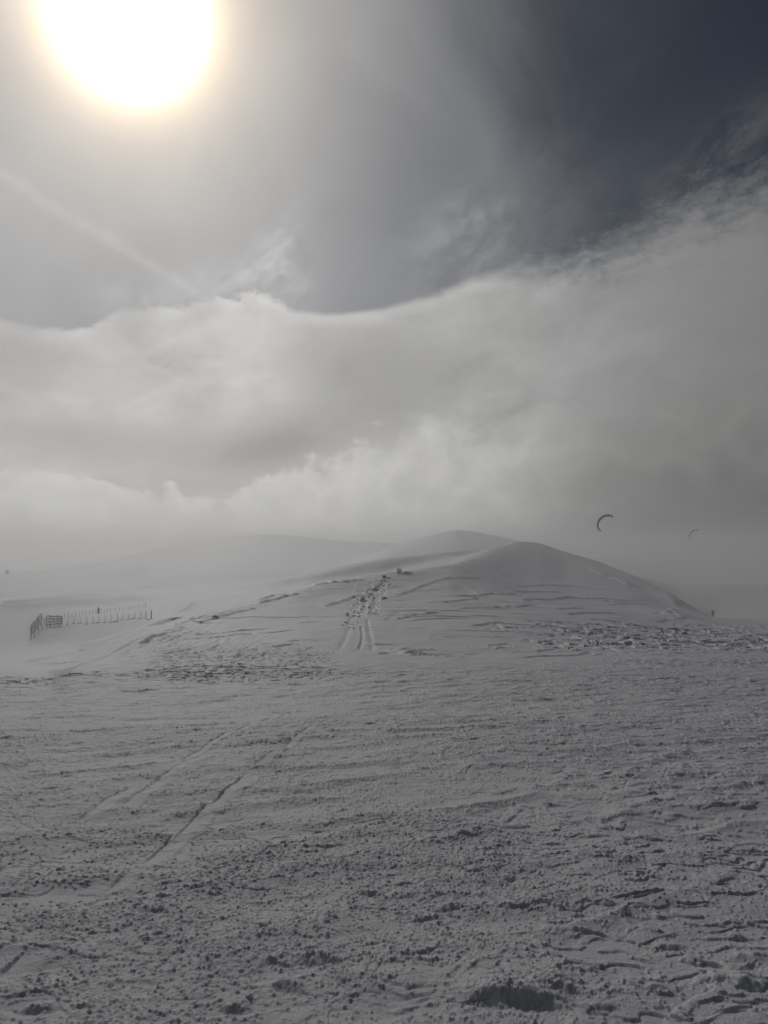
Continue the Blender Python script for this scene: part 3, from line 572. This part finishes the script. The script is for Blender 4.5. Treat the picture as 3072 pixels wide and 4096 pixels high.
farp = [(318, 318, 345), (350, 305, 340), (388, 300, 335), (425, 290, 325), (463, 280, 320), (492, 275, 312), (530, 262, 308), (570, 250, 316), (608, 265, 312), (645, 248, 305), (680, 245, 298), (715, 245, 288), (748, 232, 281), (785, 240, 274), (815, 228, 270), (850, 222, 264),
        (878, 205, 264), (912, 210, 262), (940, 215, 258), (970, 212, 254), (1000, 208, 250), (1045, 205, 245), (1090, 200, 238), (1120, 195, 232), (1160, 190, 228), (1190, 185, 223), (1220, 182, 219), (1250, 180, 216), (1275, 178, 212), (1300, 165, 208), (1330, 170, 204), (1360, 152, 200)]
for i, (cx, ct, cb) in enumerate(farp[::-1]):
    x0, yb = crop(cx, cb); p = stand(x0, yb, 60); h = (cb - ct) / 2.552 / F * p.y; thick = cx == 878
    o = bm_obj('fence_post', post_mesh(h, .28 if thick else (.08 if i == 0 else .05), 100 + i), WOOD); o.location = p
    tag(o, 'stout gatepost, thickest of the farther fence row' if thick else ('wooden fence post at the right end of the farther row' if i == 0 else 'faint thin fence post, %s from the right end of the farther row' % ordn(i)), 'fence post', 'posts in the farther fence row')
# ------------------------------------------------------------------ wooden snow barriers
def barrier(a, b, ha, hb, nposts, nboards, label, bw=.20, lean=.0):
    a, b = Vector(a), Vector(b); root = empty('snow_barrier', a); tag(root, label, 'snow fence', 'wooden snow barriers')
    d = b - a; side_ = Vector((d.y, -d.x, 0)).normalized()
    for k in range(nposts):
        f = k / (nposts - 1); p = d * f; h = ha + (hb - ha) * f
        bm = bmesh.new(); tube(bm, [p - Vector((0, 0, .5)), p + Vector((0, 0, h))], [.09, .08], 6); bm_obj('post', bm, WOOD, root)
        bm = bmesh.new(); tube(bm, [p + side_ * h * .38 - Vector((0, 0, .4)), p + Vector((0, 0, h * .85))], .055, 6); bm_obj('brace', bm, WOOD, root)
    for k in range(nboards):
        f = .22 + .74 * k / (nboards - 1); bm = bmesh.new()
        n = 6; pts = [d * (i / n) + Vector((0, 0, (ha + (hb - ha) * i / n) * f + .04 * math.sin(i * 2.3 + k * 1.9))) - side_ * .14 for i in range(n + 1)]
        for p0, p1 in zip(pts[:-1], pts[1:]): plank(bm, p0, p1, bw, .045)
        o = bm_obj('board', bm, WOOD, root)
        bm = bmesh.new(); tube(bm, [p + Vector((0, 0, bw / 2 + .02)) for p in pts], [.05, .035, .06, .03, .06, .04, .05], 6); bm_obj('rime', bm, RIME, o, True)
    return root
pa = stand(124, 2556, 60); pb = stand(166, 2512, 60); pc = stand(247, 2504, 60)
barrier(pa, pb, 2.45, 3.1, 4, 6, 'tall wooden snow barrier seen nearly end-on, left of the slatted one', .20)
barrier(pb + Vector((.9, .3, 0)), pc, 2.5, 36 / F * pc.y, 5, 4, 'long slatted wooden snow barrier facing the viewer beside the end-on one', .25)
# ------------------------------------------------------------------ shrub, rock and lumps at the head of the trail
def twigs(bm, c, rx, ry, h, n, q, size):
    for _ in range(n):
        a = q.uniform(0, math.tau); r = math.sqrt(q.random()); z = q.random() ** .8
        p = Vector((c[0] + rx * r * math.cos(a) * (1 - .4 * z), c[1] + ry * r * math.sin(a) * (1 - .4 * z), c[2] + h * z * (1.05 - .45 * r * r)))
        u_ = Vector((q.gauss(0, 1), q.gauss(0, 1), q.gauss(0, 1) + .6)).normalized() * size * q.uniform(.5, 1.4); v_ = u_.orthogonal().normalized() * size * .35
        bm.faces.new([bm.verts.new(p - u_ * .5 - v_ * .4), bm.verts.new(p - u_ * .5 + v_ * .4), bm.verts.new(p + u_ * .5 + v_ * .2), bm.verts.new(p + u_ * .5 - v_ * .2)])
p = stand(1604, 2298, 60); q = random.Random(3); sc_ = p.y / 105.
root = empty('shrub', p); tag(root, 'bare frosted shrub poking out of the snow at the trail head', 'shrub')
bm = bmesh.new(); twigs(bm, (-.25, 0, .0), .42, .4, .95 * sc_, 420, q, .10); twigs(bm, (.9, 0, -.05), .95, .4, .42 * sc_, 420, q, .10); bm_obj('foliage', bm, LEAF, root)
bm = bmesh.new()
for _ in range(34):
    a = q.uniform(0, math.tau); l = q.uniform(.5, 1.15) * sc_; bx_ = q.choice([-.25, -.2, .5, 1.0]); l *= 1 if bx_ < 0 else .45
    tube(bm, [Vector((bx_, 0, -.1)), Vector((bx_ + .22 * math.cos(a), .2 * math.sin(a), l * .55)), Vector((bx_ + .42 * math.cos(a), .4 * math.sin(a), l))], [.014, .01, .004], 4)
bm_obj('branch', bm, BARK, root)
def boulder(bm, r, seed, squash=(1, 1, 1), jag=.35, sub=3):
    bmesh.ops.create_icosphere(bm, subdivisions=sub, radius=1); q = random.Random(seed)
    dirs = [Vector((q.gauss(0, 1), q.gauss(0, 1), q.gauss(0, 1))).normalized() for _ in range(12)]; offs = [q.uniform(.55, .95) for _ in dirs]
    for v in bm.verts:
        n = v.co.normalized(); k = 1.0
        for dd, of in zip(dirs, offs):
            c = n.dot(dd)
            if c > 0: k = min(k, of / c)
        k *= 1 + jag * .18 * q.uniform(-1, 1); v.co = Vector((n.x * squash[0], n.y * squash[1], n.z * squash[2])) * r * k
p = stand(1537, 2312, 60); bm = bmesh.new(); boulder(bm, .26 * sc_, 5, (1, .8, 1.15), .5)
o = bm_obj('rock', bm, ROCK); o.location = p + Vector((0, 0, .16)); tag(o, 'small dark jagged rock in the snow, just left of the frosted shrub', 'rock')
bm = bmesh.new(); boulder(bm, .30 * sc_, 8, (1.6, .8, .45), .4); o2 = bm_obj('snow_crust', bm, SNOW, o, True); o2.location = (.42, .1, -.12)
# chunks of broken snow thrown up along the trail
protos = []
for k in range(6):
    bm = bmesh.new(); boulder(bm, 1, 40 + k, (1, .8, .62), .35, 3 if k < 3 else 2); m_ = bpy.data.meshes.new('snow_chunk'); bm.to_mesh(m_); bm.free(); m_.materials.append(SNOW); protos.append(m_)
q = random.Random(12); tr = [(1395, 2520), (1410, 2485), (1440, 2445), (1462, 2405), (1490, 2368), (1520, 2338), (1545, 2318)]
for k in range(110):
    f = q.random() ** .8 * (len(tr) - 1.001); i = int(f); f -= i; hw = 20 + 22 * math.sin(min(1, (i + f) / 5.0) * math.pi)
    px = tr[i][0] + (tr[i + 1][0] - tr[i][0]) * f + q.gauss(0, .55) * hw; py = tr[i][1] + (tr[i + 1][1] - tr[i][1]) * f
    p = stand(px, py, 20); o = bpy.data.objects.new('snow_chunk', protos[k % 6]); col.objects.link(o)
    r = (3.0 + 7.0 * q.random() ** 2.6) / F * p.y; o.scale = (r * q.uniform(.8, 1.5), r, r * q.uniform(.5, .9)); o.rotation_euler = (q.uniform(-.4, .4), q.uniform(-.4, .4), q.uniform(0, 6.28)); o.location = p + Vector((0, 0, r * .25))
    tag(o, 'broken chunk of snow in the churned trail over the hump', 'snow chunk', 'snow chunks strewn along the trodden trail')
for (px, py, rx, rz_, lab) in [(1500, 2366, 13, 12, 'large rounded snow block near the top of the churned trail'), (1452, 2408, 12, 13, 'upright pale snow slab with a dark hollow, left of the trail'),
                               (1392, 2468, 6, 12, 'tall thin snow shard standing at the lower left of the trail'), (1382, 2492, 11, 6, 'flat snow block at the foot of the churned trail'), (1536, 2398, 15, 8, 'broad tilted snow slab right of the churned trail')]:
    p = stand(px, py, 20); bm = bmesh.new(); boulder(bm, 1, px, (1, .6, 1), .3); o = bm_obj('snow_block', bm, SNOW); a, c = rx / F * p.y, rz_ / F * p.y
    o.scale = (a, a, c); o.location = p + Vector((0, 0, c * .4)); o.rotation_euler = (0, .15 if px > 1500 else -.1, 0); tag(o, lab, 'snow block')
# ------------------------------------------------------------------ lone tree in the fog at the far left
p = stand(30, 2304, 500); q = random.Random(9); h = 30 / F * p.y
root = empty('lone_tree', p); tag(root, 'dark lone tree dim in the fog at the far left', 'tree')
bm = bmesh.new(); tube(bm, [Vector((0, 0, -.5)), Vector((.05, 0, h * .4)), Vector((0, .05, h * .8))], [.28, .2, .06], 7)
for k in range(9):
    a = k * 2.4; z = h * (.28 + .05 * k); tube(bm, [Vector((0, 0, z)), Vector((math.cos(a) * h * .2, math.sin(a) * h * .2, z + h * .12)), Vector((math.cos(a) * h * .34, math.sin(a) * h * .34, z + h * .2))], [.09, .06, .02], 5)
bm_obj('trunk', bm, BARK, root)
bm = bmesh.new()
for k in range(13):
    a = q.uniform(0, math.tau); r = h * .26 * q.random() ** .5; twigs(bm, (r * math.cos(a), r * math.sin(a), h * q.uniform(.18, .5)), h * .2, h * .2, h * .42, 130, q, .42)
bm_obj('crown', bm, NEEDLE, root)
# ------------------------------------------------------------------ kites
def catmull(P_, n):
    out = []; Q = [P_[0] * 2 - P_[1]] + P_ + [P_[-1] * 2 - P_[-2]]
    for i in range(1, len(Q) - 2):
        for k in range(n):
            t_ = k / n; a, b, c, d = Q[i - 1:i + 3]
            out.append(.5 * ((2 * b) + (c - a) * t_ + (2 * a - 5 * b + 4 * c - d) * t_ ** 2 + (3 * b - a - 3 * c + d) * t_ ** 3))
    return out + [P_[-1]]
def make_kite(pix, Dk, wpx, label, dark, pale):
    unit = Dk / F; cxk = sum(p[0] for p in pix) / len(pix); cyk = sum(p[1] for p in pix) / len(pix)
    root = empty('kite', ((cxk - CX) * unit, Dk, (HY - cyk) * unit)); tag(root, label, 'kite', 'kites flying over the right slope')
    arc = catmull([Vector(((p[0] - cxk) * unit, 0, (cyk - p[1]) * unit)) for p in pix], 8); n = len(arc)
    hub = Vector((sum(a.x for a in arc) / n * .3 + 16 * unit * (wpx / 12), 0, -16 * unit * (wpx / 12)))
    secs = []
    for i, a in enumerate(arc):
        f = i / (n - 1); inw = (hub - a).normalized(); prof = math.sin(math.pi * min(1, max(0, f * .93 + .04))) ** .45
        ch = wpx * prof * (1.12 - .35 * f) * unit; cv = inw * ch + Vector((0, ch * 1.5, 0)); thn = inw.cross(Vector((1, 0, 0)).cross(inw)).normalized() if False else (arc[min(i + 1, n - 1)] - arc[max(i - 1, 0)]).normalized().cross(cv.normalized())
        t_ = .10 * cv.length; secs.append([a + cv * u_ + thn * t_ * math.sin(math.pi * u_ ** .6) * s_ for u_, s_ in ((0, 0), (.12, 1), (.4, 1), (.75, 1), (1, 0), (.75, .25), (.4, .35), (.12, .1))])
    def skin(i0, i1, name, mat):
        bm = bmesh.new(); vs = [[bm.verts.new(v) for v in secs[i]] for i in range(i0, i1 + 1)]
        for r0, r1 in zip(vs[:-1], vs[1:]):
            for k in range(8): bm.faces.new((r0[k], r0[(k + 1) % 8], r1[(k + 1) % 8], r1[k]))
        bm.faces.new(vs[0][::-1]); bm.faces.new(vs[-1]); return bm_obj(name, bm, mat, root, False)
    cuts = [0, int(n * .30), int(n * .42), int(n * .60), int(n * .72), n - 1]
    for k in range(5): skin(cuts[k], cuts[k + 1], 'canopy_panel', dark if k % 2 == 0 else pale)
    bm = bmesh.new(); tube(bm, [s_[0] for s_ in secs], [.05 + .10 * math.sin(math.pi * i / (n - 1)) for i in range(n)], 8); bm_obj('leading_edge', bm, KEDGE, root, True)
    for f in (.22, .42, .6, .8):
        s_ = secs[int(f * (n - 1))]; bm = bmesh.new(); tube(bm, [s_[0], s_[6] - (s_[2] - s_[6]) * .3, s_[4]], [.07, .06, .03], 6); bm_obj('strut', bm, KEDGE, root, True)
    return root
KD = mat_simple('kite_dark', (.035, .035, .038), .7, (.05, .05, .052), 3); KP = mat_simple('kite_pale', (.12, .12, .125), .6, (.05, .05, .05), 1.5); KEDGE = mat_simple('kite_edge', (.02, .02, .022), .6)
make_kite([(2404, 2126), (2394, 2119), (2388.5, 2103), (2391, 2088), (2400, 2073), (2413, 2063), (2430, 2058.5), (2445, 2061), (2454, 2069)], 232, 11, 'larger arched kite with pale panels, high above the ridge slope', KD, KP)
make_kite([(2764, 2157), (2759, 2151), (2757.5, 2142), (2761, 2133), (2768, 2126), (2778, 2120.5), (2788, 2118.5), (2796, 2120)], 385, 5.2, 'smaller plain dark arched kite, farther off to the right', KD, KD)
# ------------------------------------------------------------------ people
def skinned(name, pts, edges, rad, mat, parent, sub=1):
    m_ = bpy.data.meshes.new(name); m_.from_pydata([tuple(p) for p in pts], edges, []); o = link_mesh(name, m_, mat, parent)
    md = o.modifiers.new('skin', 'SKIN'); md.use_smooth_shade = True
    for v, r in zip(m_.skin_vertices[0].data, rad): v.radius = (r, r)
    m_.skin_vertices[0].data[0].use_root = True
    if sub: sm_ = o.modifiers.new('sub', 'SUBSURF'); sm_.levels = sub; sm_.render_levels = sub
    return o
def person(p, label, J, rz=0.0):
    """J: joint positions in metres above the feet"""
    root = empty('person', p, rz); tag(root, label, 'person', 'kite riders on the slope')
    names = ['pelvis', 'waist', 'chest', 'neck', 'head', 'crown', 'lsh', 'lel', 'lwr', 'lha', 'rsh', 'rel', 'rwr', 'rha', 'lhip', 'lkn', 'lan', 'lto', 'rhip', 'rkn', 'ran', 'rto']
    rad = [.15, .13, .16, .06, .095, .06, .075, .055, .04, .035, .075, .055, .04, .035, .105, .07, .05, .04, .105, .07, .05, .04]
    E = [(0, 1), (1, 2), (2, 3), (3, 4), (4, 5), (2, 6), (6, 7), (7, 8), (8, 9), (2, 10), (10, 11), (11, 12), (12, 13), (0, 14), (14, 15), (15, 16), (16, 17), (0, 18), (18, 19), (19, 20), (20, 21)]
    skinned('body', [J[k] for k in names], E, rad, SKIN, root)
    jn = ['waist', 'pelvis', 'chest', 'lsh', 'lel', 'lwr', 'rsh', 'rel', 'rwr']
    skinned('jacket', [J[k] for k in jn], [(0, 1), (0, 2), (2, 3), (3, 4), (4, 5), (2, 6), (6, 7), (7, 8)], [.19, .21, .22, .115, .085, .065, .115, .085, .065], CLOTH2, root)
    tn = ['pelvis', 'lhip', 'lkn', 'lan', 'rhip', 'rkn', 'ran']
    skinned('trousers', [J[k] for k in tn], [(0, 1), (1, 2), (2, 3), (0, 4), (4, 5), (5, 6)], [.19, .15, .11, .09, .15, .11, .09], DARKCLOTH, root)
    bm = bmesh.new(); bmesh.ops.create_icosphere(bm, subdivisions=2, radius=.15); [setattr(v, 'co', Vector((v.co.x * .85, v.co.y, v.co.z if v.co.z > -.07 else -.07 + (v.co.z + .07) * .2))) for v in bm.verts]
    o = bm_obj('helmet', bm, DARKCLOTH, root, True); o.location = J['head'] + Vector((0, 0, .05))
    for a, b in (('lan', 'lto'), ('ran', 'rto')):
        bm = bmesh.new(); d = (J[b] - J[a]); tube(bm, [J[a] + Vector((0, 0, .10)), J[a] - Vector((0, 0, .02)), J[a] + d * .6, J[b] + d * .15], [.085, .09, .08, .05], 8); bm_obj('boot', bm, DARKCLOTH, root, True)
        bm = bmesh.new(); c = (J[a] + J[b]) / 2; plank(bm, c + Vector((-.05, .75, -.09)), c + Vector((.05, -.75, -.09)), .02, .10); bm_obj('ski', bm, CLOTH2, root)
    return root
V = Vector
J1 = dict(pelvis=V((.05, 0, .80)), waist=V((.10, 0, 1.0)), chest=V((.12, -.02, 1.24)), neck=V((.10, -.02, 1.44)), head=V((.08, 0, 1.56)), crown=V((.07, 0, 1.66)), lsh=V((-.08, -.03, 1.36)), lel=V((-.36, .02, 1.20)), lwr=V((-.56, .10, 1.30)), lha=V((-.62, .12, 1.32)),
          rsh=V((.32, -.02, 1.34)), rel=V((.40, .12, 1.12)), rwr=V((.24, .32, 1.12)), rha=V((.20, .36, 1.12)), lhip=V((-.05, 0, .76)), lkn=V((-.16, .14, .46)), lan=V((-.20, .0, .12)), lto=V((-.20, .18, .08)), rhip=V((.16, 0, .76)), rkn=V((.24, .12, .46)), ran=V((.16, .0, .12)), rto=V((.16, .18, .08)))
P1 = stand(2851, 2500, 196); person(P1 + V((0, 0, .05)), 'dark-clad kite rider standing on the slope where the ridge ends', J1)
J2 = dict(J1); J2.update(lel=V((-.42, 0, 1.5)), lwr=V((-.70, 0, 1.72)), lha=V((-.76, 0, 1.76)), lkn=V((-.42, .1, .52)), lan=V((-.72, 0, .14)), lto=V((-.74, .16, .10)))
P2 = stand(3079, 2374, 300); person(P2, 'kite rider half out of the frame at the right edge', J2)
print('person depth', P1, P2)
